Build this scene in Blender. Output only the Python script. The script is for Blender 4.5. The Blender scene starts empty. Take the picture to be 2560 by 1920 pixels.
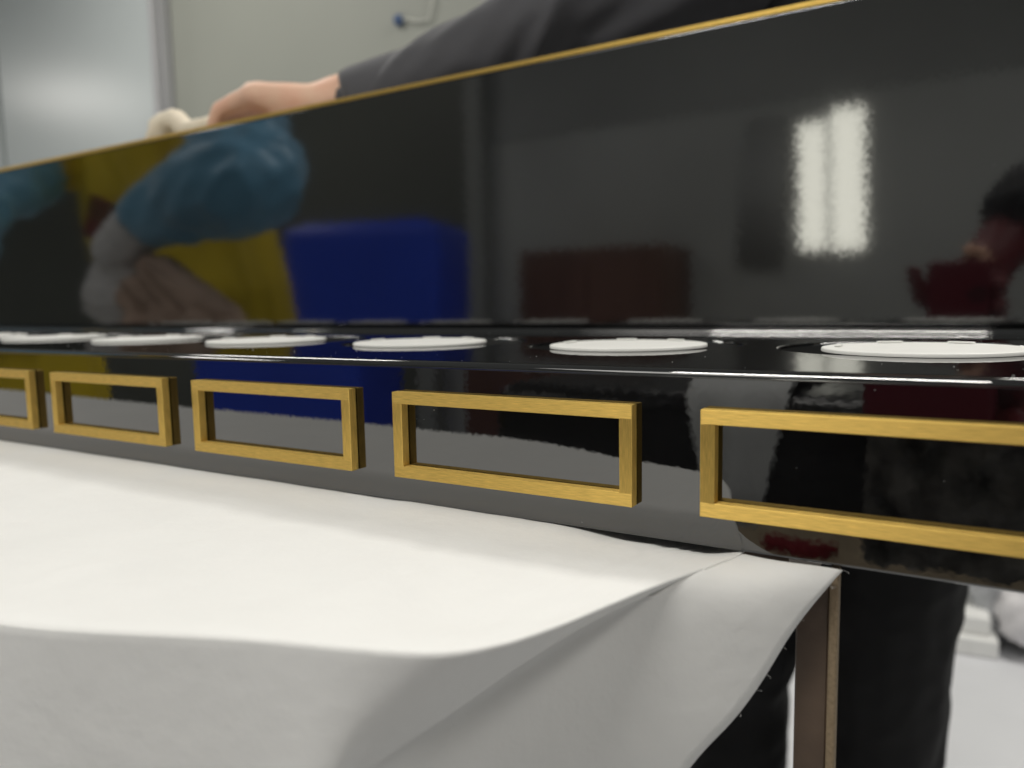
import bpy, bmesh, math, random
import numpy as np
from mathutils import Vector, Matrix, noise
random.seed(7)
S = bpy.context.scene
COL = S.collection

# ------------------------------------------------------------------ camera
CAM = Vector((0.158947, -0.187923, 0.055099))
cd = bpy.data.cameras.new('camera'); cam = bpy.data.objects.new('camera', cd); COL.objects.link(cam)
cr = Vector((0.855383, 0.517659, -0.018694)); cu = Vector((-0.038805, 0.100027, 0.994228)); cf = Vector((-0.516541, 0.849720, -0.105649))
cam.matrix_world = Matrix(((cr.x, cu.x, -cf.x, CAM.x), (cr.y, cu.y, -cf.y, CAM.y), (cr.z, cu.z, -cf.z, CAM.z), (0, 0, 0, 1)))
cd.sensor_fit = 'HORIZONTAL'; cd.sensor_width = 36; cd.lens = 27.02
cd.clip_start = 0.005; cd.clip_end = 60
cd.dof.use_dof = True; cd.dof.focus_distance = 0.225; cd.dof.aperture_fstop = 10.5
S.camera = cam

# ------------------------------------------------------------------ light
W = bpy.data.worlds.new('World'); S.world = W; W.use_nodes = True
bg = W.node_tree.nodes['Background']; bg.inputs[0].default_value = (0.97, 1.0, 0.96, 1); bg.inputs[1].default_value = 0.15
def lamp(name, loc, sx, sy, watts, col=(1, 0.97, 0.91)):
    l = bpy.data.lights.new(name, 'AREA'); l.shape = 'RECTANGLE'; l.size = sx; l.size_y = sy; l.energy = watts; l.color = col
    o = bpy.data.objects.new(name, l); o.location = loc; COL.objects.link(o); return o
lamp('strip_and_fill_lamp', (-0.15, -0.75, 1.50), 0.66, 0.09, 14.8)
lamp('strip_and_fill_lamp', (-3.4, -1.6, 1.95), 0.3, 1.2, 26)
lamp('strip_and_fill_lamp', (-2.4, 1.0, 1.95), 1.2, 0.3, 22)
lamp('strip_and_fill_lamp', (-6.8, 0.0, 1.95), 1.2, 0.5, 30)
lamp('strip_and_fill_lamp', (0.7, 1.35, 1.95), 1.2, 0.3, 38)  # unseen fill added to brighten the floor behind
lamp('strip_and_fill_lamp', (1.25, -0.25, 1.60), 0.3, 1.0, 11)  # unseen light added at the right to lift the cloth flap
lamp('strip_and_fill_lamp', (-0.75, -1.7, 1.85), 0.8, 1.2, 7.5)  # unseen broad fill added behind the camera for the cloth front
vs = S.view_settings
vs.view_transform = 'Standard'; vs.look = 'None'; vs.exposure = 0; vs.gamma = 1; vs.use_curve_mapping = False

# ------------------------------------------------------------------ materials
MATS = {}
def mat(name, col, rough=0.5, metal=0.0, ior=1.45, var=0.0, vscale=20.0, col2=None, bump=0.0, bscale=200.0, stretch=None, coat=0.0,
        sheen=0.0, detail=3.0, rvar=0.0):
    if name in MATS: return MATS[name]
    m = bpy.data.materials.new(name); m.use_nodes = True; n = m.node_tree; P = n.nodes['Principled BSDF']; L = n.links.new
    P.inputs['Base Color'].default_value = (*col, 1); P.inputs['Roughness'].default_value = rough
    P.inputs['Metallic'].default_value = metal; P.inputs['IOR'].default_value = ior
    P.inputs['Coat Weight'].default_value = coat; P.inputs['Sheen Weight'].default_value = sheen
    tc = n.nodes.new('ShaderNodeTexCoord'); src = tc.outputs['Object']
    if stretch:
        mp = n.nodes.new('ShaderNodeMapping'); mp.inputs['Scale'].default_value = stretch; L(src, mp.inputs[0]); src = mp.outputs[0]
    if var or col2 or rvar:
        t = n.nodes.new('ShaderNodeTexNoise'); t.inputs['Scale'].default_value = vscale; t.inputs['Detail'].default_value = detail; L(src, t.inputs['Vector'])
        r = n.nodes.new('ShaderNodeMapRange'); r.inputs[1].default_value = 0.3; r.inputs[2].default_value = 0.7; L(t.outputs[0], r.inputs[0])
        mx = n.nodes.new('ShaderNodeMix'); mx.data_type = 'RGBA'; L(r.outputs[0], mx.inputs[0])
        c2 = col2 or tuple(c * (1 - var) for c in col)
        mx.inputs[6].default_value = (*c2, 1); mx.inputs[7].default_value = (*col, 1); L(mx.outputs[2], P.inputs['Base Color'])
        if rvar:
            rr = n.nodes.new('ShaderNodeMapRange'); rr.inputs[3].default_value = rough - rvar; rr.inputs[4].default_value = rough + rvar
            L(t.outputs[0], rr.inputs[0]); L(rr.outputs[0], P.inputs['Roughness'])
    if bump:
        t2 = n.nodes.new('ShaderNodeTexNoise'); t2.inputs['Scale'].default_value = bscale; t2.inputs['Detail'].default_value = 4; L(src, t2.inputs['Vector'])
        b = n.nodes.new('ShaderNodeBump'); b.inputs['Strength'].default_value = 1; b.inputs['Distance'].default_value = bump
        L(t2.outputs[0], b.inputs['Height']); L(b.outputs[0], P.inputs['Normal'])
    MATS[name] = m; return m

def lacquer_mat(name, peel, rough):
    m = bpy.data.materials.new(name); m.use_nodes = True; n = m.node_tree; P = n.nodes['Principled BSDF']; L = n.links.new
    P.inputs['Base Color'].default_value = (0.0022, 0.0022, 0.0024, 1); P.inputs['Roughness'].default_value = rough; P.inputs['IOR'].default_value = 2.18
    tc = n.nodes.new('ShaderNodeTexCoord'); g = n.nodes.new('ShaderNodeNewGeometry'); acc = g.outputs['Normal']
    for sc, k, dt in ((640, peel, 0.8), (75, peel * 0.12, 0.0)):
        t = n.nodes.new('ShaderNodeTexNoise'); t.inputs['Scale'].default_value = sc; t.inputs['Detail'].default_value = dt; L(tc.outputs['Object'], t.inputs['Vector'])
        s = n.nodes.new('ShaderNodeVectorMath'); s.operation = 'SUBTRACT'; s.inputs[1].default_value = (.5, .5, .5); L(t.outputs['Color'], s.inputs[0])
        q = n.nodes.new('ShaderNodeVectorMath'); q.operation = 'SCALE'; q.inputs['Scale'].default_value = k; L(s.outputs[0], q.inputs[0])
        a = n.nodes.new('ShaderNodeVectorMath'); a.operation = 'ADD'; L(acc, a.inputs[0]); L(q.outputs[0], a.inputs[1]); acc = a.outputs[0]
    nn = n.nodes.new('ShaderNodeVectorMath'); nn.operation = 'NORMALIZE'; L(acc, nn.inputs[0]); L(nn.outputs[0], P.inputs['Normal'])
    return m
LACQ = lacquer_mat('black_lacquer', 0.0085, 0.022)
LACQ_PANEL = lacquer_mat('black_lacquer_panel', 0.0080, 0.055)

def brass_mat(name, stretch):
    m = bpy.data.materials.new(name); m.use_nodes = True; n = m.node_tree; P = n.nodes['Principled BSDF']; L = n.links.new
    P.inputs['Metallic'].default_value = 0.9; P.inputs['Anisotropic'].default_value = 0.88
    tg = n.nodes.new('ShaderNodeCombineXYZ'); tg.inputs[2 if stretch[0] < stretch[2] else 0].default_value = 1; L(tg.outputs[0], P.inputs['Tangent'])
    tc = n.nodes.new('ShaderNodeTexCoord'); mp = n.nodes.new('ShaderNodeMapping'); mp.inputs['Scale'].default_value = stretch; L(tc.outputs['Object'], mp.inputs[0])
    t = n.nodes.new('ShaderNodeTexNoise'); t.inputs['Scale'].default_value = 1; t.inputs['Detail'].default_value = 3; L(mp.outputs[0], t.inputs['Vector'])
    r = n.nodes.new('ShaderNodeValToRGB'); L(t.outputs[0], r.inputs[0])
    r.color_ramp.elements[0].position = 0.28; r.color_ramp.elements[0].color = (0.68, 0.465, 0.125, 1)
    r.color_ramp.elements[1].position = 0.72; r.color_ramp.elements[1].color = (0.98, 0.70, 0.20, 1)
    L(r.outputs[0], P.inputs['Base Color'])
    rr = n.nodes.new('ShaderNodeMapRange'); rr.inputs[3].default_value = 0.52; rr.inputs[4].default_value = 0.68; L(t.outputs[0], rr.inputs[0]); L(rr.outputs[0], P.inputs['Roughness'])
    b = n.nodes.new('ShaderNodeBump'); b.inputs['Strength'].default_value = 0.5; b.inputs['Distance'].default_value = 0.00006; L(t.outputs[0], b.inputs['Height']); L(b.outputs[0], P.inputs['Normal'])
    return m
BRASS_H = brass_mat('brushed_brass_across', (230, 4000, 5600))
BRASS_V = brass_mat('brushed_brass_upright', (5600, 4000, 230))

# ------------------------------------------------------------------ mesh helpers
def tag(o, label=None, cat=None, group=None, kind=None):
    if label: o['label'] = label
    if cat: o['category'] = cat
    if group: o['group'] = group
    if kind: o['kind'] = kind
    return o
def empty(name, loc=(0, 0, 0), rz=0.0):
    o = bpy.data.objects.new(name, None); o.location = loc; o.rotation_euler.z = rz; o.empty_display_size = 0.02; COL.objects.link(o); return o
def link(name, me, mats, parent=None):
    o = bpy.data.objects.new(name, me); COL.objects.link(o)
    if mats is not None:
        for m in (mats if isinstance(mats, (list, tuple)) else [mats]): me.materials.append(m)
    if parent: o.parent = parent
    return o
def obj(name, bm, mats, parent=None, smooth=False, recalc=True):
    if recalc: bmesh.ops.recalc_face_normals(bm, faces=bm.faces)
    me = bpy.data.meshes.new(name); bm.to_mesh(me); bm.free()
    if smooth:
        for p in me.polygons: p.use_smooth = True
    return link(name, me, mats, parent)
def box(x0, x1, y0, y1, z0, z1, bev=0.0, seg=2):
    bm = bmesh.new(); bmesh.ops.create_cube(bm, size=1)
    for v in bm.verts:
        v.co = Vector(((x0 + x1) / 2 + v.co.x * (x1 - x0), (y0 + y1) / 2 + v.co.y * (y1 - y0), (z0 + z1) / 2 + v.co.z * (z1 - z0)))
    if bev: bmesh.ops.bevel(bm, geom=bm.edges[:], offset=bev, segments=seg, affect='EDGES', profile=0.5)
    return bm
def addbox(bm, *a, **k):
    b = box(*a, **k); me = bpy.data.meshes.new('t'); b.to_mesh(me); b.free(); bm.from_mesh(me); bpy.data.meshes.remove(me)
def lathe(pts, n=48):
    bm = bmesh.new(); rings = []
    for r, z in pts:
        rings.append([bm.verts.new((r * math.cos(2 * math.pi * i / n), r * math.sin(2 * math.pi * i / n), z)) for i in range(n)] if r > 1e-7 else [bm.verts.new((0, 0, z))])
    for a, b in zip(rings[:-1], rings[1:]):
        for i in range(n):
            j = (i + 1) % n
            if len(a) == 1 and len(b) == 1: continue
            if len(a) == 1: bm.faces.new((a[0], b[j], b[i]))
            elif len(b) == 1: bm.faces.new((a[i], a[j], b[0]))
            else: bm.faces.new((a[i], a[j], b[j], b[i]))
    return bm
def fbm(p, sc, seed=0.0):
    return noise.fractal(Vector(p) * sc + Vector((seed, seed * 1.7, seed * 0.3)), 1.0, 2.0, 3)
def tube(pts, rad, n=6):
    bm = bmesh.new(); prev = None
    for i, p in enumerate(pts):
        d = (pts[min(i + 1, len(pts) - 1)] - pts[max(i - 1, 0)]).normalized()
        a = d.orthogonal().normalized() if prev is None else (pa - d * pa.dot(d)).normalized()
        pa = a; b = d.cross(a); r = rad[i] if isinstance(rad, (list, tuple)) else rad
        ring = [bm.verts.new(p + (a * math.cos(2 * math.pi * k / n) + b * math.sin(2 * math.pi * k / n)) * r) for k in range(n)]
        if prev:
            for k in range(n): bm.faces.new((prev[k], prev[(k + 1) % n], ring[(k + 1) % n], ring[k]))
        else: bm.faces.new(ring[::-1])
        prev = ring
    bm.faces.new(prev); return bm

def capsule(bm, p0, r0, p1, r1, n=14):
    p0 = Vector(p0); p1 = Vector(p1); d = p1 - p0; Ld = d.length
    d = d.normalized() if Ld > 1e-6 else Vector((0, 0, 1)); a = d.orthogonal().normalized(); b = d.cross(a); prev = None
    prof = [(-math.cos(t) * r0, math.sin(t) * r0) for t in (0.0, 0.5, 1.05, math.pi / 2)] + [(Ld - math.cos(t) * r1, math.sin(t) * r1) for t in (math.pi / 2, 2.09, 2.64, math.pi)]
    for k, (h, r) in enumerate(prof):
        c = p0 + d * h
        ring = [bm.verts.new(c)] if r < 1e-6 else [bm.verts.new(c + (a * math.cos(2 * math.pi * i / n) + b * math.sin(2 * math.pi * i / n)) * r) for i in range(n)]
        if prev:
            for i in range(n):
                j = (i + 1) % n
                if len(prev) == 1: bm.faces.new((prev[0], ring[j], ring[i]))
                elif len(ring) == 1: bm.faces.new((prev[i], prev[j], ring[0]))
                else: bm.faces.new((prev[i], prev[j], ring[j], ring[i]))
        prev = ring
def blob(name, caps, voxel, mats, parent=None, smooth_it=5, folds=None):
    """caps: (p0, r0, p1, r1, material slot). One continuous skin over all of them; folds: {slot: (amplitude, frequency)}"""
    bm = bmesh.new()
    for c in caps: capsule(bm, *c[:4])
    me = bpy.data.meshes.new('t'); bm.to_mesh(me); bm.free()
    o = bpy.data.objects.new('t', me); COL.objects.link(o)
    m = o.modifiers.new('r', 'REMESH'); m.mode = 'VOXEL'; m.voxel_size = voxel; m.use_smooth_shade = True
    m = o.modifiers.new('s', 'SMOOTH'); m.factor = 0.5; m.iterations = smooth_it
    dg = bpy.context.evaluated_depsgraph_get(); out = bpy.data.meshes.new_from_object(o.evaluated_get(dg))
    bpy.data.objects.remove(o); bpy.data.meshes.remove(me)
    nv = len(out.vertices); co = np.empty(nv * 3); out.vertices.foreach_get('co', co); co = co.reshape(-1, 3)
    best = np.full(nv, 1e9); slot = np.zeros(nv, int)
    for p0, r0, p1, r1, s in caps:
        a = np.array(p0, float); d = np.array(p1, float) - a; L2 = max(d @ d, 1e-12)
        t = np.clip(((co - a) @ d) / L2, 0, 1); dist = np.linalg.norm(co - a - t[:, None] * d, axis=1) - (r0 + (r1 - r0) * t)
        k = dist < best; best[k] = dist[k]; slot[k] = s
    if folds:
        nr = np.empty(nv * 3); out.vertices.foreach_get('normal', nr); nr = nr.reshape(-1, 3)
        for i in range(nv):
            f = folds.get(int(slot[i]))
            if f:
                q = Vector(co[i]); ax_ = f[2] if len(f) > 2 else Vector((0, 0, 0)); q = q - ax_ * (q.dot(ax_) * 0.78); w = fbm(q, f[1] * 0.35, 3)
                h = (0.55 - abs(fbm(q + Vector((w, w, w)) * 0.05, f[1], 1.0)) * 2.2) * f[0]
                co[i] += nr[i] * h
        out.vertices.foreach_set('co', co.ravel())
    out.materials.clear(); out.name = name
    o = link(name, out, mats, parent)
    for p in out.polygons:
        p.use_smooth = True; p.material_index = int(slot[p.vertices[0]])
    return o

# ------------------------------------------------------------------ measures
PITCH = 0.1; YF = 0.003268; YP = 0.24463; ZB = -0.00895; ZT = 0.0373; ZH = 0.20266
FW, FH, FT = 0.08172, 0.02754, 0.00377
XL, XR = -0.86, 0.42
FLOOR = -0.78

# ------------------------------------------------------------------ setting
m_floor = mat('grey_epoxy_floor', (0.72, 0.725, 0.75), 0.45, var=0.12, vscale=3, bump=0.0006, bscale=60)
m_wall = mat('olive_grey_wall', (0.335, 0.345, 0.305), 0.55, var=0.05, vscale=2)
m_wall2 = mat('grey_wall', (0.60, 0.62, 0.61), 0.6, var=0.30, vscale=0.8)
tag(obj('floor', box(-8, 2.5, -3.2, 2.2, FLOOR - 0.1, FLOOR), m_floor), kind='structure')
tag(obj('wall_behind', box(-8, 2.5, 2.0, 2.1, FLOOR, 2.2), m_wall), kind='structure')
tag(obj('wall_opposite', box(-2.3, 2.5, -3.1, -3.0, FLOOR, 2.2), m_wall2), kind='structure')
tag(obj('wall_opposite_dark', box(-8, -2.3, -3.1, -3.0, FLOOR, 2.2), mat('dark_olive_panel', (0.15, 0.16, 0.14), 0.5, var=0.2, vscale=0.8)), kind='structure')
tag(obj('wall_left', box(-8.1, -8.0, -3.0, 2.0, FLOOR, 2.2), m_wall2), kind='structure')

tag(obj('wall_opposite_shade_band', box(-2.29, 2.5, -2.999, -2.992, 0.93, 2.2), mat('wall_shade_grey', (0.40, 0.415, 0.41), 0.6, var=0.2, vscale=1.0)), kind='structure')  # thin darker band: light falloff towards the wall top, put into the colour
# pale sliding door with its post on the wall behind
m_door = mat('pale_door_paint', (0.52, 0.56, 0.56), 0.27, var=0.05, vscale=1.5)
m_post = mat('satin_aluminium', (0.42, 0.42, 0.43), 0.4, metal=0.15)
for (x0, x1, lab) in ((-4.17, -2.90, 'pale blue grey door panel left of the metal post'), (-5.6, -4.23, 'pale door panel cut by the left edge of the picture')):
    d = tag(empty('door_panel', ((x0 + x1) / 2, 1.98, FLOOR)), lab, 'door panel', 'door panels in the wall behind')
    w = (x1 - x0) / 2
    obj('panel', box(-w, w, -0.03, 0.018, 0.01, 2.7, 0.006), m_door, d)
    obj('handle', box(-w + 0.06, -w + 0.08, -0.07, -0.0305, 0.95, 1.2, 0.004), m_post, d)
d = tag(empty('door_post', (-2.85, 1.97, FLOOR)), 'upright grey metal post beside the pale door', 'post')
obj('post', box(-0.036, -0.002, -0.05, 0.028, 0, 2.9, 0.008), m_post, d)
obj('rebate', box(0.000, 0.012, -0.02, 0.028, 0, 2.9, 0.004), m_post, d)
d = tag(empty('wall_hook', (-1.596, 2.0, 1.032)), 'small blue hook with a white wire on the wall', 'hook')
b = lathe([(0, 0.0), (0.017, 0.0), (0.020, 0.010), (0.014, 0.022), (0, 0.025)], 20); bmesh.ops.rotate(b, verts=b.verts, matrix=Matrix.Rotation(math.pi / 2, 3, 'X'))
obj('peg', b, mat('hook_blue', (0.07, 0.12, 0.24), 0.4), d, True)
obj('wire', tube([Vector((0.02, -0.012, 0.0)), Vector((0.08, -0.012, -0.02)), Vector((0.13, -0.012, -0.025)), Vector((0.15, -0.012, 0.03)), Vector((0.15, -0.012, 0.4))], 0.0035), mat('wire_white', (0.6, 0.6, 0.55), 0.5), d, True)

# ------------------------------------------------------------------ work table under the cloth
m_brown = mat('stained_board', (0.060, 0.040, 0.028), 0.5, col2=(0.145, 0.10, 0.07), vscale=38, bump=0.0003, bscale=300)
m_raw = mat('raw_board_edge', (0.33, 0.25, 0.16), 0.75, col2=(0.24, 0.18, 0.11), vscale=900, bump=0.0002, bscale=1500)
T = tag(empty('work_table', (-0.9, 0.15, FLOOR)), 'table with brown board legs under the white cloth', 'table')
bm = bmesh.new()
poly = [(-1.9, -0.105), (-0.03, -0.095), (0.012, -0.078), (0.030, -0.055), (0.045, -0.025), (0.070, 0.004), (0.118, 0.02), (0.118, 0.42), (-1.9, 0.42)]
lo = [bm.verts.new((x, y, -0.032)) for x, y in poly]; hi = [bm.verts.new((x, y, -0.0125)) for x, y in poly]
bm.faces.new(hi); bm.faces.new(lo[::-1])
for i in range(len(poly)): bm.faces.new((lo[i], lo[(i + 1) % len(poly)], hi[(i + 1) % len(poly)], hi[i]))
bmesh.ops.translate(bm, verts=bm.verts, vec=-Vector(T.location))
obj('table_top', bm, m_brown, T)
for (x, y) in ((0.1226, 0.0065), (-0.12, 0.36), (-1.85, 0.0065), (-1.85, 0.36)):
    bm = box(x, x + 0.0077, y, y + 0.0025, FLOOR, -0.0128, 0.0004, 1); bmesh.ops.translate(bm, verts=bm.verts, vec=-Vector(T.location)); lg = obj('leg', bm, m_brown, T)
    bm = box(x + 0.0078, x + 0.0099, y - 0.0010, y + 0.0025, FLOOR, -0.0105, 0.0004, 1); bmesh.ops.translate(bm, verts=bm.verts, vec=-Vector(T.location)); obj('edge_strip', bm, m_raw, lg)

# ------------------------------------------------------------------ white cloth
m_cloth = mat('white_nonwoven', (0.80, 0.80, 0.785), 0.9, var=0.04, vscale=30, bump=0.00035, bscale=140, sheen=0.15)
A = [(-1.9, -.125), (-1.2, -.125), (-.8, -.128), (-.52, -.130), (-.34, -.124), (-.16, -.120), (-.06, -.1155), (-.0134, -.1119), (.0362, -.0935), (.060, -.0860), (.0760, -.0795),
     (.0842, -.0706), (.0896, -.0583), (.0937, -.045), (.098, -.0309), (.1038, -.015), (.1098, .0024)]
Bc = [(-1.9, -.126, -.04), (-1.2, -.126, -.04), (-.8, -.129, -.04), (-.52, -.131, -.04), (-.34, -.125, -.04), (-.16, -.121, -.04), (-.06, -.1165, -.04), (-.0134, -.1130, -.04), (.0357, -.0958, -.040), (.0540, -.0900, -.040), (0.052, -0.0835, -0.0431),
      (0.058, -0.0746, -0.0376), (0.0648, -0.0628, -0.0326), (0.0737, -0.051, -0.0254), (0.086, -0.0369, -0.0172), (.0991, -.025, -.0112), (.1097, .0030, -.0096)]
Cc = [(-1.9, -.128, -.34), (-1.2, -.125, -.34), (-.8, -.130, -.34), (-.52, -.132, -.34), (-.34, -.127, -.33), (-.16, -.123, -.33), (-.06, -.117, -.31), (-.0134, -.113, -.29), (.030, -.098, -.25), (.045, -.086, -.20), (.058, -.068, -.15),
      (.0711, -.050, -.1119), (.0919, -.030, -.0776), (.1043, -.020, -.0557), (.1140, -.012, -.0420), (.1245, -.003, -.0215), (.1329, .0020, -.0096)]
Bc = [tuple(np.array([A[i][0], A[i][1], -.0092]) * .45 + np.array(b) * .55) if i > 14 else b for i, b in enumerate(Bc)]
A3 = [(x, y, -.0092) for x, y in A]
def cr_interp(P, t):
    i = min(int(t), len(P) - 2); f = t - i
    p = [np.array(P[max(0, min(len(P) - 1, i + k))]) for k in (-1, 0, 1, 2)]
    return 0.5 * (2 * p[1] + (p[2] - p[0]) * f + (2 * p[0] - 5 * p[1] + 4 * p[2] - p[3]) * f * f + (3 * p[1] - p[0] - 3 * p[2] + p[3]) * f ** 3)
cols = []
for i in range(len(A) - 1):
    n = 22 if i < 3 else 18
    cols += [i + k / n for k in range(n)]
cols.append(len(A) - 1)
sst = lambda a, b, x: (lambda t: t * t * (3 - 2 * t))(min(1, max(0, (x - a) / (b - a))))
bm = bmesh.new(); grid = []
for t in cols:
    a, b, c = cr_interp(A3, t), cr_interp(Bc, t), cr_interp(Cc, t)
    xi = a[0] if a[0] < 0 else a[0] * 1.19; ib = np.array([xi, 0.40, -.0092]); row = []
    for k in range(30):
        u = (1 - k / 30) ** 1.7; p = ib * u + a * (1 - u)
        w = sst(0.012, -0.02, p[1]) * sst(0, 0.02, np.linalg.norm(p[:2] - a[:2]))
        p[2] += w * (fbm((p[0], p[1], 0), 26) * 0.0010 + fbm((p[0] * 3, p[1], 0), 40, 5) * 0.0004 + (0.5 - abs(fbm((p[0] + p[1], p[1] * 2, 0), 22, 9))) * 0.0009 - 0.0008)
        dip = sst(-.0085, .012, p[1]) * sst(.30, .06, p[1]) * sst(.052, .085, p[0]) * sst(.1125, .098, p[0] - max(0, p[1]) * .12)
        p[2] -= 0.0034 * dip
        p[2] -= 0.0005 * sst(0.0022, 0.0, np.linalg.norm(p[:2] - a[:2])) * sst(8.3, 7, t)
        row.append(p)
    row.append(a + np.array([0, 0, -.0007 * sst(9, 7, t)]))
    fr = sst(10, 8.5, t)
    for k in range(1, 9):
        u = (k / 8) ** 1.8; p = a * (1 - u) + b * u; row.append(p)
    for k in range(1, 19):
        u = k / 18; p = b * (1 - u) + c * u
        amp = 0.0085 * min(1, u * 2.5) * (0.30 if t > 10 else 1)
        f = fbm((p[0] * 1.0 + p[2] * 0.55, 0.3 * p[2], 0.7), 22, 2) * amp + (0.0022 * math.sin(u * 5 + t) * u if t > 10 else 0)
        p = p + np.array([f * .4, f - .0015 * u if t < 10 else f * .7, 0]); row.append(p)
    grid.append([bm.verts.new(tuple(p)) for p in row])
for g0, g1 in zip(grid[:-1], grid[1:]):
    for k in range(len(g0) - 1): bm.faces.new((g0[k], g0[k + 1], g1[k + 1], g1[k]))
hem = [Vector(g[-1].co) for g in grid if g[-1].co.x > 0.06]
CL = tag(obj('table_cloth', bm, m_cloth, smooth=True), 'white non woven cloth draped over the table under the black tray', 'cloth')
sd = CL.modifiers.new('thick', 'SOLIDIFY'); sd.thickness = 0.0004; sd.offset = -1
bm = bmesh.new()
for k in range(16):
    p = hem[random.randrange(len(hem))]; L = random.uniform(0.0005, 0.0016); d = Vector((random.uniform(.2, 1), random.uniform(-.5, .2), random.uniform(-1, .1))).normalized()
    pts = [p + d * L * u + Vector((random.uniform(-1, 1), random.uniform(-1, 1), random.uniform(-1, 1))) * 0.0006 * u for u in (0, .33, .66, 1)]
    b = tube(pts, 0.000022, 4); me = bpy.data.meshes.new('t'); b.to_mesh(me); b.free(); bm.from_mesh(me); bpy.data.meshes.remove(me)
th = obj('loose_threads', bm, m_cloth, CL); th['kind'] = 'stuff'

# ------------------------------------------------------------------ black lacquer tray
TR = tag(empty('display_tray', (0, YF, ZB)), 'long glossy black lacquer tray with brass frames and a tall back panel', 'display tray')
off = Vector((0, YF, ZB))
def tobj(name, bm, mats, parent, **k):
    bmesh.ops.translate(bm, verts=bm.verts, vec=-off if parent is TR else Vector((0, 0, 0))); return obj(name, bm, mats, parent, **k)
HC = [(k * PITCH + 0.0405, 0.1022) for k in range(-8, 4)]; HR = 0.0425
bm = bmesh.new()
def extrude_strip(prof, smooth, x0=XL, x1=XR):
    va = [bm.verts.new((x0, y, z)) for y, z in prof]; vb = [bm.verts.new((x1, y, z)) for y, z in prof]
    for i in range(len(prof) - 1):
        f = bm.faces.new((va[i], vb[i], vb[i + 1], va[i + 1])); f.smooth = smooth
r = 0.0023
extrude_strip([(YF, ZB + 0.0008), (YF, ZT - r)], False)
extrude_strip([(YF + 0.0008, ZB), (YF + 0.0003, ZB + 0.0003), (YF, ZB + 0.0008)], True)
arc = [(YF + r - r * math.cos(t), ZT - r + r * math.sin(t)) for t in [i * math.pi / 2 / 10 for i in range(11)]]
extrude_strip(arc, True)
YG = 0.2060
bead = [(YG + 0.0026 - 0.0026 * math.cos(t), ZT + 0.0026 * math.sin(t)) for t in [i * math.pi / 12 for i in range(13)]]
extrude_strip(bead, True)
extrude_strip([(YG + 0.0052, ZT), (YP + 0.0002, ZT)], False)
extrude_strip([(YP - 0.001, ZB), (YF + 0.0008, ZB)], False)
for x in (XL, XR): bm.faces.new([bm.verts.new((x, y, z)) for y, z in ((YF, ZB + .0008), (YP - .001, ZB), (YP - .001, ZT - .004), (YF + r, ZT - .0003), (YF, ZT - r))])
y0, y1 = YF + r, YG
edges = [XL] + [(HC[i][0] + HC[i + 1][0]) / 2 for i in range(len(HC) - 1)] + [XR]
N = 64
for (cx, cy), xa, xb in zip(HC, edges[:-1], edges[1:]):
    inner, outer = [], []
    angs = sorted([2 * math.pi * i / N for i in range(N)] + [math.atan2(yy - cy, xx - cx) % (2 * math.pi) for xx in (xa, xb) for yy in (y0, y1)])
    for a in angs:
        c, s = math.cos(a), math.sin(a)
        tt = min(((xb - cx) / c if c > 1e-9 else ((xa - cx) / c if c < -1e-9 else 1e9)), ((y1 - cy) / s if s > 1e-9 else ((y0 - cy) / s if s < -1e-9 else 1e9)))
        outer.append(bm.verts.new((cx + c * tt, cy + s * tt, ZT)))
        rr = 0.0011
        inner.append([bm.verts.new((cx + c * (HR + dr), cy + s * (HR + dr), ZT + dz)) for dr, dz in ((rr, 0), (rr * .3, -rr * .3), (0, -rr), (0, -0.030))])
    for i in range(len(angs)):
        j = (i + 1) % len(angs)
        bm.faces.new((outer[i], outer[j], inner[j][0], inner[i][0]))
        for k in range(3):
            f = bm.faces.new((inner[i][k], inner[j][k], inner[j][k + 1], inner[i][k + 1])); f.smooth = True; f.material_index = 1 if k == 2 else 0
    bm.faces.new([v[3] for v in inner]).material_index = 1
bmesh.ops.remove_doubles(bm, verts=bm.verts, dist=1e-6)
base = tobj('base_box', bm, [LACQ, mat('matt_black', (0.01, 0.01, 0.01), 0.5)], TR)
for cx, cy in HC:                                   # support under each disc, down in its hole
    b = lathe([(0, ZT - 0.0299), (0.016, ZT - 0.0299), (0.016, ZT - 0.0003), (0.0155, ZT + 0.0001), (0, ZT + 0.0001)], 32)
    bmesh.ops.translate(b, verts=b.verts, vec=(cx + 0.0035, cy - 0.0137, 0)); tobj('pedestal', b, mat('matt_black', (0.01, 0.01, 0.01), 0.5), TR)
bm = box(XL, XR, YP, YP + 0.006, ZB, ZH, 0.0011, 4)
for f in bm.faces: f.smooth = f.calc_area() < 0.002
pan = tobj('back_panel', bm, LACQ_PANEL, TR)
bm = box(XL, XR, YP + 0.0002, YP + 0.0058, ZH + 0.0002, ZH + 0.0030, 0.0003, 2)
ed = obj('brass_edging', bm, BRASS_H, pan); bmesh_off = Vector((0, 0, 0))
ed.location = -off
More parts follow.
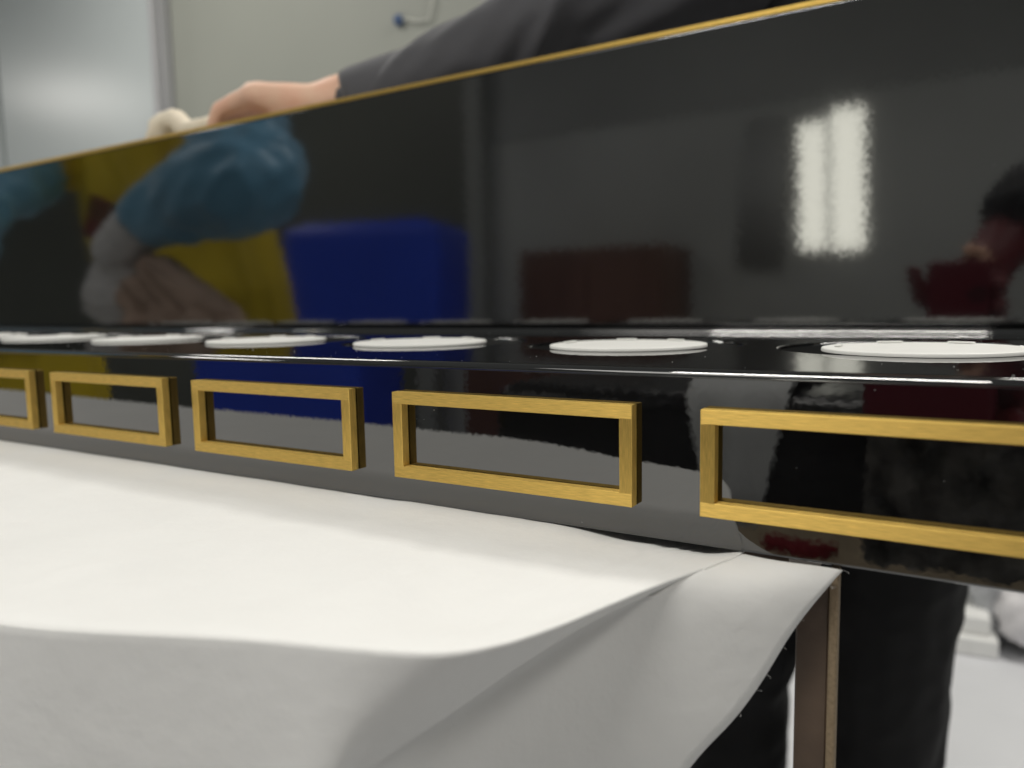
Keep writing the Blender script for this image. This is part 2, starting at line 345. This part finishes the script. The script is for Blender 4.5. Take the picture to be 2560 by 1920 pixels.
# one brass frame, copied along the fascia
def frame_mesh():
    bm = bmesh.new(); w, h, t, d = FW, FH, FT, 0.0033
    xs = (0, t, w - t, w); zs = (0, t, h - t, h)
    V = {(i, k, y): bm.verts.new((xs[i], y * d, zs[k])) for i in range(4) for k in range(4) for y in (0, 1)}
    for y in (0, 1):
        for i in range(3):
            for k in range(3):
                if i == 1 and k == 1: continue
                bm.faces.new((V[i, k, y], V[i + 1, k, y], V[i + 1, k + 1, y], V[i, k + 1, y])).material_index = 1 if k == 1 else 0
    for i in range(3):
        for k in (0, 3): bm.faces.new((V[i, k, 0], V[i + 1, k, 0], V[i + 1, k, 1], V[i, k, 1])).material_index = 0
        for k in (0, 3): bm.faces.new((V[k, i, 0], V[k, i + 1, 0], V[k, i + 1, 1], V[k, i, 1])).material_index = 1
    for k in (1, 2):
        bm.faces.new((V[1, k, 0], V[2, k, 0], V[2, k, 1], V[1, k, 1])).material_index = 0
        bm.faces.new((V[k, 1, 0], V[k, 2, 0], V[k, 2, 1], V[k, 1, 1])).material_index = 1
    bmesh.ops.recalc_face_normals(bm, faces=bm.faces)
    e = [e for e in bm.edges if len(e.link_faces) == 2 and e.calc_face_angle() > 0.5]
    bmesh.ops.bevel(bm, geom=e, offset=0.0002, segments=2, affect='EDGES', profile=0.5)
    me = bpy.data.meshes.new('brass_frame'); bm.to_mesh(me); bm.free(); me.materials.append(BRASS_H); me.materials.append(BRASS_V); return me
fme = frame_mesh()
for k in (1, 0, -1, -2, -3, 2, 3, -4, -5, -6, -7, -8):
    o = bpy.data.objects.new('brass_frame', fme); COL.objects.link(o); o.parent = TR
    o.location = Vector((k * PITCH, -0.0003, 0)) - off

# white discs over the holes
m_disc = mat('white_plastic', (0.80, 0.80, 0.77), 0.45, var=0.05, vscale=120, bump=0.00004, bscale=900)
disc_lab = {3: 'white round disc over the last hole at the right end of the tray', 2: 'white round disc beyond the right edge of the picture, second from the tray end',
            1: 'largest white round disc, cut by the right edge of the picture', 0: 'second white disc from the right, behind the brightest complete brass frame',
            -1: 'third white disc from the right, in front of the blue bin reflection', -2: 'fourth white disc from the right, under the yellow and blue reflections',
            -3: 'fifth white disc from the right, below the reflected brown rag', -4: 'sixth white disc from the right, near the left edge of the picture',
            -5: 'white disc cut by the left edge of the picture'}
dm = nm = None
for k in range(3, -8, -1):
    D = empty('white_disc', (k * PITCH + 0.0440, 0.0868, ZT + 0.0001), random.uniform(0, 0.5))
    tag(D, disc_lab.get(k, 'white round disc left of the picture, %s from the tray end' % {-6: 'third', -7: 'second'}.get(k, 'first')), 'disc', 'white discs over the round holes')
    if dm is None:
        b = lathe([(0, 0), (0.02975, 0), (0.02975, 0.00003), (0.02975, 0.0009), (0.0295, 0.0011), (0.0290, 0.0012), (0, 0.0012)], 72)
        o = obj('plate', b, m_disc, D)
        for p in o.data.polygons: p.use_smooth = p.area < 2e-5
        dm = o.data
        b = box(-0.0042, 0.0042, -0.001, 0.001, 0, 0.0006, 0.0003); nm = bpy.data.meshes.new('tab'); b.to_mesh(nm); b.free(); nm.materials.append(m_disc)
    else:
        o = bpy.data.objects.new('plate', dm); COL.objects.link(o); o.parent = D
    for a in (60, 112, 178):
        q = bpy.data.objects.new('tab', nm); COL.objects.link(q); q.parent = D; an = math.radians(a)
        q.location = (0.0245 * math.cos(an), 0.0245 * math.sin(an), 0.0013); q.rotation_euler.z = an + math.pi / 2

# dust on the lacquer
bm = bmesh.new()
for k in range(230):
    x = random.uniform(-0.5, 0.32); s = random.uniform(0.00005, 0.00014) * (2 if random.random() < .06 else 1)
    if k < 150: p = Vector((x, random.choice([random.uniform(0.006, 0.05), random.uniform(0.15, 0.24)]), ZT + s * .6))
    elif k < 195: p = Vector((x, YF - s * .6, random.uniform(ZB, ZT)))
    else: p = Vector((x, YP - s * .6, random.uniform(ZT, ZH)))
    if k < 150 and any((p.x - cx) ** 2 + (p.y - cy) ** 2 < 0.0436 ** 2 for cx, cy in HC): continue
    bmesh.ops.create_icosphere(bm, subdivisions=1, radius=s, matrix=Matrix.Translation(p) @ Matrix.Diagonal((random.uniform(.5, 2.2), random.uniform(.5, 1.5), .6, 1)))
tag(obj('dust', bm, mat('dust_grey', (0.42, 0.42, 0.42), 0.9)), 'fine pale dust specks on the black lacquer', 'dust', kind='stuff')

# ------------------------------------------------------------------ people
m_skin = mat('skin', (0.74, 0.49, 0.35), 0.5, col2=(0.72, 0.40, 0.28), vscale=45, bump=0.0002, bscale=300)
m_hair = mat('black_hair', (0.012, 0.010, 0.010), 0.45, bump=0.002, bscale=90, stretch=(1, 1, .2))
m_greyj = mat('charcoal_jacket', (0.058, 0.058, 0.066), 0.75, var=0.2, vscale=14, bump=0.0003, bscale=700, sheen=0.2)
m_blackt = mat('black_trousers', (0.004, 0.004, 0.0045), 0.85, var=0.3, vscale=20, bump=0.0003, bscale=500)
m_shoe = mat('dark_shoe', (0.02, 0.02, 0.02), 0.4)
m_vest = mat('black_vest', (0.016, 0.016, 0.018), 0.7, var=0.2, vscale=14)
m_yel = mat('yellow_coat', (0.74, 0.55, 0.022), 0.6, var=0.25, vscale=6)
m_sleeve = mat('blue_oversleeve', (0.19, 0.45, 0.68), 0.40, var=0.2, vscale=8, sheen=0.2)
m_glove = mat('grey_glove', (0.66, 0.65, 0.67), 0.6, var=0.15, vscale=30)
m_mar = mat('maroon_glove', (0.16, 0.028, 0.035), 0.5, var=0.2, vscale=40)
m_darkj = mat('black_jacket', (0.012, 0.012, 0.016), 0.7, var=0.2, vscale=20)

def add_head(body, c, face, s=1.0):
    c = Vector(c); rot = Matrix.Rotation(face, 3, 'Z')     # head looks along local -y
    V = lambda x, y, z: tuple(c + rot @ Vector((x, y, z)) * s)
    caps = [(V(0, .012, .03), .086, V(0, .02, .045), .084, 0), (V(0, -.015, -.03), .068, V(0, -.03, -.075), .040, 0), (V(0, -.088, .005), .010, V(0, -.107, -.022), .014, 0),
            (V(-.012, -.098, -.026), .009, V(.012, -.098, -.026), .009, 0), (V(-.02, -.076, -.058), .009, V(.02, -.076, -.058), .009, 0), (V(-.045, -.070, .022), .014, V(.045, -.070, .022), .014, 0),
            (V(.083, .005, .015), .012, V(.08, .01, -.02), .009, 0), (V(-.083, .005, .015), .012, V(-.08, .01, -.02), .009, 0), (V(0, .01, -.06), .05, V(0, .03, -.14), .05, 0)]
    h = blob('head', caps, 0.006, [m_skin], body)
    for e in (-.032, .032):
        b = bmesh.new(); bmesh.ops.create_uvsphere(b, u_segments=12, v_segments=8, radius=0.011 * s, matrix=Matrix.Translation(V(e, -.070, .005)))
        obj('eye', b, mat('dark_eye', (0.02, 0.015, 0.012), 0.2), h, True)
    blob('hair', [(V(0, .025, .05), .094, V(0, .028, .06), .092, 0), (V(-.055, .03, .01), .045, V(-.05, .04, .04), .05, 0), (V(.055, .03, .01), .045, V(.05, .04, .04), .05, 0), (V(0, .06, -.03), .055, V(0, .06, .03), .06, 0)], 0.008, [m_hair], body, folds={0: (.003, 40)})
    return h
def leg_caps(hip, knee, ankle, toe, r=(.088, .066, .050), sl=1, ss=2):
    return [(hip, r[0], knee, r[1], sl), (knee, r[1], ankle, r[2], sl), (ankle, .042, tuple(Vector(ankle) + Vector((0, 0, -.045))), .036, ss), (tuple(Vector(ankle) + Vector((0, 0, -.045))), .034, toe, .030, ss)]

# person behind the panel: charcoal jacket, right hand on the panel edge
Z0 = FLOOR
caps = [((.085, .55, .12), .15, (.095, .60, -.05), .145, 4), ((-.01, .53, .42), .10, (.17, .54, .43), .10, 4), ((.00, .52, .33), .120, (.03, .56, .12), .14, 4), ((.12, .52, .33), .12, (.12, .55, .12), .14, 4),
        ((-.030, .52, .45), .078, (-.020, .400, .300), .052, 0), ((-.020, .400, .300), .050, (-.248, .300, .209), .033, 0), ((-.248, .300, .209), .033, (-.258, .298, .206), .034, 0),
        ((.235, .52, .44), .078, (.36, .45, .26), .056, 0), ((.36, .45, .26), .055, (.30, .29, .20), .042, 0),
        ((.10, .52, .46), .06, (.10, .51, .56), .055, 3),
        ((.30, .29, .20), .026, (.29, .262, .20), .02, 3)]
caps += leg_caps((-.03, .64, -.06), (-.078, .70, -.40), (-.085, .72, Z0 + .08), (-.085, .60, Z0 + .03), r=(.090, .066, .062))
caps += leg_caps((.102, .66, -.06), (.084, .70, -.40), (.076, .72, Z0 + .08), (.085, .60, Z0 + .03), r=(.072, .064, .058))
# right hand: wrist, palm, four fingers bent over the edge, thumb
wr = Vector((-.290, .291, .2130))
caps += [((-.235, .302, .211), .026, tuple(wr), .0275, 3)]
for i, (ky, kz, ln) in enumerate(((.266, .2285, .044), (.281, .2310, .048), (.297, .2285, .044), (.312, .2220, .036))):
    kn = Vector((-.366 + abs(i - 1) * .004, ky, kz))
    caps.append((tuple(wr + Vector((-.005, (ky - .29) * .5, 0))), .0180, tuple(kn), .0128, 3))
    pip = kn + Vector((-ln * .95, 0, -.0060)); dip = pip + Vector((-.010, -.002, -.021)); tip = dip + Vector((.008, -.001, -.016))
    caps += [(tuple(kn), .0110, tuple(pip), .0095, 3), (tuple(pip), .0093, tuple(dip), .0083, 3), (tuple(dip), .0083, tuple(tip), .0072, 3)]
caps += [(tuple(wr + Vector((-.012, -.014, -.008))), .014, (-.335, .266, .196), .0115, 3), ((-.335, .266, .196), .011, (-.368, .2625, .190), .009, 3)]
P1 = blob('person', caps, 0.0052, [m_greyj, m_blackt, m_shoe, m_skin, m_vest], folds={0: (.007, 13, Vector((-.5, -.3, -.8)).normalized()), 1: (.003, 12), 4: (.006, 12)})
tag(P1, 'person in charcoal jacket and black trousers behind the panel, hand on its edge', 'person')
# loose cuff
bm = bmesh.new(); ax = (Vector((-.258, .298, .206)) - Vector((-.020, .400, .300))).normalized(); a0 = ax.orthogonal().normalized(); b0 = ax.cross(a0); rings = []
for k, (h, rr) in enumerate(((-.05, .034), (-.03, .0365), (-.010, .0375), (.006, .0385), (.012, .0375), (.010, .033), (-.01, .031))):
    c = Vector((-.258, .298, .206)) + ax * h
    rings.append([bm.verts.new(c + (a0 * math.cos(t) + b0 * math.sin(t)) * (rr + .002 * math.sin(3 * t + k * .6))) for t in [2 * math.pi * i / 40 for i in range(40)]])
for p, q in zip(rings[:-1], rings[1:]):
    for i in range(40): bm.faces.new((p[i], p[(i + 1) % 40], q[(i + 1) % 40], q[i]))
obj('cuff', bm, m_greyj, P1, True)
add_head(P1, (.10, .46, .68), 0.15)
m_cream = mat('cream_cloth', (0.80, 0.72, 0.58), 0.9, var=0.08, vscale=60, bump=0.0004, bscale=300)
tag(blob('polishing_cloth', [((-.512, .276, .185), .014, (-.499, .276, .222), .0135, 0), ((-.499, .276, .222), .0130, (-.480, .277, .227), .0115, 0), ((-.480, .277, .227), .0110, (-.463, .277, .214), .010, 0),
     ((-.463, .277, .214), .010, (-.412, .278, .2165), .0090, 0), ((-.463, .277, .203), .012, (-.430, .278, .193), .012, 0), ((-.50, .277, .180), .013, (-.44, .277, .178), .013, 0)], 0.0035, [m_cream], folds={0: (.0012, 60)}),
    'cream polishing cloth bunched on the panel edge under the hand', 'cloth')

# worker at the far left, seen mirrored in the panel: yellow coat, blue oversleeves
caps = [((-1.40, -.46, .40), .15, (-1.33, -.46, .10), .16, 0), ((-1.35, -.45, .40), .13, (-1.265, -.46, .06), .14, 0), ((-1.52, -.46, .42), .14, (-1.40, -.46, .08), .18, 0), ((-1.60, -.46, .44), .12, (-1.50, -.46, .2), .14, 0), ((-1.34, -.48, .10), .17, (-1.30, -.48, -.20), .18, 0),
        ((-1.14, -.40, .47), .10, (-1.02, -.30, .40), .085, 0), ((-1.02, -.30, .40), .085, (-.745, -.10, .245), .076, 1), ((-.745, -.10, .245), .078, (-.84, -.09, .230), .078, 1), ((-.84, -.09, .230), .076, (-.945, -.075, .204), .050, 1),
        ((-.945, -.075, .204), .043, (-1.015, -.06, .150), .041, 2),
        ((-1.66, -.42, .47), .10, (-1.66, -.28, .38), .080, 0), ((-1.66, -.28, .38), .080, (-1.62, -.11, .26), .070, 1), ((-1.62, -.11, .26), .070, (-1.52, -.06, .19), .058, 1), ((-1.52, -.06, .19), .036, (-1.53, -.025, .13), .034, 2),
        ((-1.31, -.46, .50), .06, (-1.31, -.44, .60), .056, 3)]
caps += leg_caps((-1.36, -.48, -.16), (-1.37, -.48, -.45), (-1.37, -.50, Z0 + .08), (-1.37, -.38, Z0 + .03), sl=4, ss=5) + leg_caps((-1.18, -.48, -.16), (-1.16, -.48, -.45), (-1.16, -.50, Z0 + .08), (-1.16, -.38, Z0 + .03), sl=4, ss=5)
def glove(wrist, d, side, spread, sl, ln=.085, up=Vector((0, 1, 0))):
    w = Vector(wrist); d = Vector(d).normalized(); s = Vector(side).normalized(); n = d.cross(s); out = []
    for i, q in enumerate((-1.5, -.5, .5, 1.5)):
        kn = w + d * .085 + s * q * .021; f = (.9, 1.0, .95, .78)[i]
        out += [(tuple(w + d * .02 + s * q * .012), .017, tuple(kn), .0135, sl)]
        p = kn + (d * .8 + s * q * spread - n * .35) * .042 * f; t = p + (d * .5 - n * .8) * .036 * f
        out += [(tuple(kn), .0125, tuple(p), .0112, sl), (tuple(p), .011, tuple(t), .0095, sl)]
    th = w + d * .035 - s * .036; t2 = th + (d * .7 - s * .5 - n * .3) * .045
    out += [(tuple(w + d * .015 - s * .01), .017, tuple(th), .0135, sl), (tuple(th), .0125, tuple(t2), .0105, sl)]
    return out
caps += glove((-1.015, -.06, .150), (-.40, .1, -.90), (-.8, .2, .25), .10, 2)
caps += glove((-1.53, -.025, .13), (-.3, .5, -.8), (-.9, -.2, .2), .10, 2)
P2 = blob('person', caps, 0.0065, [m_yel, m_sleeve, m_glove, m_skin, m_blackt, m_shoe], folds={0: (.014, 6, Vector((.25, 0, -.97))), 1: (.013, 9, Vector((.80, .1, .59))), 2: (.003, 30), 4: (.006, 12)})
tag(P2, 'person in yellow coat, blue oversleeves and grey gloves, mirrored in the black panel', 'person')
add_head(P2, (-1.31, -.38, .70), math.pi)
bm = box(-.05, .05, -.004, .004, -.045, .045, .003); o = obj('chest_patch', bm, mat('dark_red_patch', (0.16, 0.015, 0.02), 0.6, col2=(.10, .06, .02), vscale=14), P2); o.location = (-1.435, -.283, .245); o.rotation_euler = (0.1, .3, 0.1)
m_rag = mat('brown_rag', (0.48, 0.35, 0.28), 0.9, var=0.3, vscale=12, bump=0.0006, bscale=300)
tag(blob('brown_rag', [((-.97, -.07, .03), .034, (-.93, -.07, .10), .036, 0), ((-.93, -.07, .10), .036, (-.86, -.07, .055), .040, 0), ((-.86, -.07, .055), .040, (-.79, -.065, .028), .036, 0), ((-.95, -.05, .022), .032, (-.80, -.05, .022), .034, 0), ((-.90, -.09, .05), .03, (-.83, -.09, .03), .03, 0),
     ((-.985, -.066, .075), .03, (-.94, -.068, .115), .024, 0)], 0.0055, [m_rag], folds={0: (.011, 20, Vector((.85, 0, -.52)))}), 'crumpled brown rag under the grey glove, mirrored in the panel', 'rag')

# photographer at the right, mirrored in the panel: maroon gloved hand with the phone, black sleeve
ph = tag(empty('phone', (.139, -.2015, .03)), 'dark red phone held up before the panel, seen mirrored', 'phone')
obj('body', box(-.026, .028, -.0035, .0035, -.040, .058, .0034, 3), mat('dark_red_case', (0.13, 0.018, 0.03), 0.35), ph)
b = lathe([(0.0045, 0), (0.0065, 0), (0.0065, 0.0022), (0.0045, 0.0022), (0.0045, 0)], 24); bmesh.ops.rotate(b, verts=b.verts, matrix=Matrix.Rotation(-math.pi / 2, 3, 'X')); bmesh.ops.translate(b, verts=b.verts, vec=(.018, .0036, .025))
obj('lens_ring', b, mat('matt_black', (0.01, 0.01, 0.01), 0.5), ph, True)
caps = [((.50, -.82, .34), .16, (.50, -.88, .0), .155, 0), ((.40, -.78, .40), .10, (.62, -.82, .40), .10, 0), ((.37, -.74, .40), .08, (.365, -.46, .19), .062, 0), ((.365, -.46, .19), .060, (.215, -.285, .148), .046, 0), ((.215, -.285, .148), .047, (.200, -.272, .135), .044, 0),
        ((.200, -.272, .135), .030, (.165, -.238, .085), .026, 1), ((.165, -.238, .085), .024, (.135, -.226, .045), .020, 1), ((.165, -.238, .085), .022, (.150, -.226, .020), .019, 1),
        ((.66, -.80, .38), .08, (.72, -.74, .10), .06, 0), ((.72, -.74, .10), .058, (.70, -.60, -.08), .042, 0), ((.50, -.80, .44), .06, (.50, -.78, .56), .055, 4)]
for z, zz in ((.060, .064), (.038, .041), (.016, .018), (-.006, -.005)):       # fingers round the far side of the phone
    caps += [((.150, -.230, z), .0105, (.176, -.214, zz), .0090, 1), ((.176, -.214, zz), .0088, (.1752, -.2015, zz), .0076, 1)]
caps += [((.135, -.228, .040), .014, (.108, -.216, .052), .0105, 1), ((.108, -.216, .052), .0100, (.1005, -.204, .080), .0078, 1)]
caps += [((.160, -.226, .085), .0095, (.150, -.2085, .0975), .0076, 4), ((.150, -.2085, .0975), .0075, (.147, -.2005, .0965), .0066, 4)]
caps += [((.70, -.60, -.08), .026, (.69, -.57, -.11), .018, 4)]
caps += glove((.69, -.57, -.11), (0, .4, -.9), (-.9, .1, .1), .1, 4)
caps += leg_caps((.42, -.88, -.04), (.41, -.84, -.40), (.41, -.88, Z0 + .08), (.40, -.76, Z0 + .03), sl=2, ss=3) + leg_caps((.58, -.88, -.04), (.59, -.86, -.40), (.60, -.90, Z0 + .08), (.60, -.78, Z0 + .03), sl=2, ss=3)
P3 = blob('person', caps, 0.0055, [m_darkj, m_mar, m_blackt, m_shoe, m_skin], smooth_it=4, folds={0: (.006, 14), 2: (.008, 14)})
tag(P3, 'person in black jacket with maroon glove holding the phone, mirrored at far right', 'person')
add_head(P3, (.50, -.75, .68), math.pi - 0.3)

# ------------------------------------------------------------------ things mirrored in the lacquer
m_blue = mat('blue_plastic', (0.03, 0.085, 0.72), 0.4, var=0.15, vscale=3)
BX = tag(empty('blue_bin', (-2.10, -1.94, FLOOR), -0.26), 'tall blue plastic bin mirrored in the middle of the panel', 'bin')
def taper_box(w0, d0, w1, d1, z0, z1, bev):
    bm = bmesh.new(); lo = [bm.verts.new((x * w0, y * d0, z0)) for x, y in ((-1, -1), (1, -1), (1, 1), (-1, 1))]; hi = [bm.verts.new((x * w1, y * d1, z1)) for x, y in ((-1, -1), (1, -1), (1, 1), (-1, 1))]
    bm.faces.new(lo[::-1]); bm.faces.new(hi)
    for i in range(4): bm.faces.new((lo[i], lo[(i + 1) % 4], hi[(i + 1) % 4], hi[i]))
    bmesh.ops.bevel(bm, geom=bm.edges[:], offset=bev, segments=4, affect='EDGES', profile=0.5); return bm
obj('body', taper_box(.345, .205, .355, .217, 0.04, 1.17, .05), m_blue, BX)
lid = obj('lid', taper_box(.29, .155, .28, .145, 1.1705, 1.185, .006), m_blue, BX)
obj('handle', box(-.08, .08, -.012, .012, 1.1855, 1.20, .004), m_blue, lid)
for x in (-.22, .22):
    b = lathe([(0, -.02), (.04, -.02), (.045, 0), (.04, .02), (0, .02)], 24); bmesh.ops.rotate(b, verts=b.verts, matrix=Matrix.Rotation(math.pi / 2, 3, 'Y')); o = obj('wheel', b, mat('matt_black', (0.01, 0.01, 0.01), 0.5), BX, True); o.location = (x, -.16, .045)

m_cab = mat('red_brown_wood', (0.19, 0.10, 0.075), 0.45, var=0.35, vscale=5, stretch=(1, 1, .15))
CB = tag(empty('brown_cabinet', (-1.40, -2.76, FLOOR)), 'low red brown cabinet against the wall, mirrored right of the blue bin', 'cabinet')
obj('carcass', box(-.37, .37, -.2, .18, 0, 1.08, .02, 3), m_cab, CB)
for x0, x1, hx in ((-.355, -.004, -.03), (.004, .355, .03)):
    dd = obj('door', box(x0, x1, .1805, .198, .06, 1.02, .004), m_cab, CB); obj('handle', box(hx - .008, hx + .008, .1985, .225, .55, .67, .003), m_post, dd)
m_frame = mat('window_frame_grey', (0.30, 0.31, 0.31), 0.5)
WN = tag(empty('lit_window', (-.425, -2.999, .54)), 'tall narrow bright window of two panes, mirrored at the right of the panel', 'window')
pm = bpy.data.materials.new('lit_pane'); pm.use_nodes = True; pp = pm.node_tree.nodes['Principled BSDF']
pp.inputs['Base Color'].default_value = (.7, .7, .65, 1); pp.inputs['Emission Color'].default_value = (1, .99, .86, 1); pp.inputs['Emission Strength'].default_value = 6.0
nt = pm.node_tree; tcx = nt.nodes.new('ShaderNodeTexCoord'); sx = nt.nodes.new('ShaderNodeSeparateXYZ'); nt.links.new(tcx.outputs['Generated'], sx.inputs[0])
def edge(out, w):
    a = nt.nodes.new('ShaderNodeMath'); a.operation = 'SUBTRACT'; a.inputs[1].default_value = 0.5; nt.links.new(out, a.inputs[0])
    b = nt.nodes.new('ShaderNodeMath'); b.operation = 'ABSOLUTE'; nt.links.new(a.outputs[0], b.inputs[0])
    c = nt.nodes.new('ShaderNodeMapRange'); c.interpolation_type = 'SMOOTHSTEP'; c.inputs[1].default_value = 0.5; c.inputs[2].default_value = 0.5 - w; c.inputs[3].default_value = 0.6; c.inputs[4].default_value = 1; nt.links.new(b.outputs[0], c.inputs[0]); return c.outputs[0]
e1, e2 = edge(sx.outputs[0], 0.20), edge(sx.outputs[2], 0.08)
mm = nt.nodes.new('ShaderNodeMath'); mm.operation = 'MULTIPLY'; nt.links.new(e1, mm.inputs[0]); nt.links.new(e2, mm.inputs[1])
m3 = nt.nodes.new('ShaderNodeMath'); m3.operation = 'MULTIPLY'; m3.inputs[1].default_value = 4.3; nt.links.new(mm.outputs[0], m3.inputs[0]); nt.links.new(m3.outputs[0], pp.inputs['Emission Strength'])
WN.rotation_euler.y = -0.035
fr = obj('frame', box(-.145, .165, 0, .02, -.31, .335, .004), m_frame, WN)
obj('pane', box(-.128, -.006, .0205, .026, -.285, .285, .002), pm, WN); obj('pane', box(.004, .150, .0205, .026, -.30, .325, .002), pm, WN)
bm = bmesh.new(); n = 24
r0 = [bm.verts.new((-.10 + .17 * i / n, .012 * math.sin(i * 1.6), .31)) for i in range(n + 1)]; r1 = [bm.verts.new((-.14 + .21 * i / n, .02 * math.sin(i * 1.6 + .3), -.34)) for i in range(n + 1)]
for i in range(n): bm.faces.new((r0[i], r0[i + 1], r1[i + 1], r1[i]))
o = tag(obj('dark_curtain', bm, mat('dark_curtain', (.42, .43, .43), .9), smooth=True), 'dark curtain hanging left of the mirrored bright window', 'curtain'); o.location = (-.68, -2.955, .54)
sd = o.modifiers.new('thick', 'SOLIDIFY'); sd.thickness = .004
PL = tag(empty('wall_pillar', (-2.25, -2.97, FLOOR)), 'pale upright pillar on the opposite wall, faint between bin and cabinet reflections', 'pillar')
obj('shaft', box(-.06, .06, -.029, .05, 0, 2.9, .01), mat('pillar_white', (.33, .345, .33), .5), PL)

ST = tag(empty('padded_bench', (0.02, -.55, FLOOR)), 'black padded bench in front of the table, mirrored in the tray front', 'bench')
m_vinyl = mat('black_vinyl', (.012, .012, .013), .28, bump=.006, bscale=22)
obj('seat', box(-.28, .30, -.10, .10, .645, .755, .022, 4), m_vinyl, ST, True)
for x in (-.25, .27):
    for y in (-.08, .08): obj('leg', box(x - .014, x + .014, y - .014, y + .014, 0, .6445, .002), m_post, ST)
bm = bmesh.new(); gc = []
for i in range(25):
    u = i / 24; row = []
    for k, (yy, zz) in enumerate(((-.10, .70), (-.108, .745), (-.09, .762), (0, .7625), (.085, .762), (.104, .752), (.108, .72), (.108, .68), (.107, .645))):
        x = -.075 + .085 * u + (.018 * (k - 5) * (u - .5) * -.8 if k > 4 else 0)
        w = .004 * math.sin(u * 9 + k * .5); row.append(bm.verts.new((x, yy + (w if k > 5 or k < 1 else 0), zz + (abs(w) * .8 if 1 < k < 5 else 0))))
    gc.append(row)
for a_, b_ in zip(gc[:-1], gc[1:]):
    for k in range(len(a_) - 1): bm.faces.new((a_[k], a_[k + 1], b_[k + 1], b_[k]))
o = tag(obj('grey_cloth', bm, mat('light_grey_cloth', (.52, .53, .53), .85, var=.1, vscale=30), smooth=True), 'light grey cloth draped over the black bench, mirrored in the tray front', 'cloth'); o.location = (0.02, -.55, FLOOR)
sd = o.modifiers.new('thick', 'SOLIDIFY'); sd.thickness = .0015; sd.offset = 1
bm = bmesh.new(); gp = []
for i in range(46):
    u = i / 45; row = []
    for k in range(30):
        v = k / 29; x = .075 + .20 * u + .02 * v * (u - .3); L = v * .30
        if L < .16: y, z = -.06 + L, .766
        else: y, z = .104 + .004 * v, .766 - (L - .16) * .95
        f = (0.5 - abs(fbm((x * 1.2 + v * .1, v * .26, .3), 30, 4))) * .026 + fbm((x, v * .3, .9), 60, 2) * .003
        row.append(bm.verts.new((x, y + (max(f, -.001) + .008 if L >= .13 else 0), z + (max(f, 0) if L < .18 else 0))))
    gp.append(row)
for a_, b_ in zip(gp[:-1], gp[1:]):
    for k in range(len(a_) - 1): bm.faces.new((a_[k], a_[k + 1], b_[k + 1], b_[k]))
o = tag(obj('plastic_sheet', bm, mat('dark_plastic_film', (.20, .19, .175), .30, var=.95, vscale=42), smooth=True), 'crumpled dark plastic sheet over the bench, mirrored inside the nearest brass frame', 'plastic sheet'); o.location = (0.02, -.55, FLOOR)
CD = tag(empty('cardboard_sheet', (-.15, -2.35, FLOOR)), 'tan cardboard sheet on the floor, mirrored under the nearest brass frame', 'cardboard')
obj('sheet', box(-.75, .75, -.42, .42, .004, .010, .001), mat('tan_cardboard', (.52, .42, .29), .85, var=.35, vscale=9), CD)
tag(blob('red_rag', [((-.40, -2.36, FLOOR + .03), .03, (-.25, -2.33, FLOOR + .03), .028, 0), ((-.30, -2.30, FLOOR + .03), .028, (-.22, -2.38, FLOOR + .028), .024, 0)], .008, [mat('red_cloth', (.20, .012, .02), .8)], folds={0: (.008, 20)}), 'small crumpled red rag on the cardboard, mirrored under the nearest frame', 'rag')

# ------------------------------------------------------------------ floor behind, lower right
m_foam = mat('white_foam', (.82, .82, .80), .8, var=.06, vscale=30)
o = tag(empty('foam_block', (.175, 1.84, FLOOR), .1), 'white foam block on the grey floor behind the trousers', 'foam block')
obj('slab', box(-.055, .05, -.03, .12, 0.0, .045, .006), m_foam, o); obj('slab', box(-.06, .035, -.01, .14, .046, .09, .006), m_foam, o)
m_bag = mat('pale_film', (.80, .78, .79), .45, var=.2, vscale=14)
tag(blob('plastic_bag', [((.30, 1.90, FLOOR + .17), .075, (.42, 2.0 - .13, FLOOR + .16), .09, 0), ((.29, 1.88, FLOOR + .1), .075, (.46, 1.88, FLOOR + .1), .095, 0)], .012, [m_bag], folds={0: (.018, 14)}), 'pale plastic bag on the floor at the right edge', 'bag')
tag(blob('wrapped_bundle', [((.20, 1.93, FLOOR + .16), .055, (.28, 1.935, FLOOR + .17), .05, 0), ((.22, 1.935, FLOOR + .055), .054, (.22, 1.935, FLOOR + .15), .05, 0)], .010, [mat('clear_film', (.55, .56, .58), .2, var=.3, vscale=25)], folds={0: (.014, 24)}), 'bundle in grey clear film behind the white foam block', 'bundle')
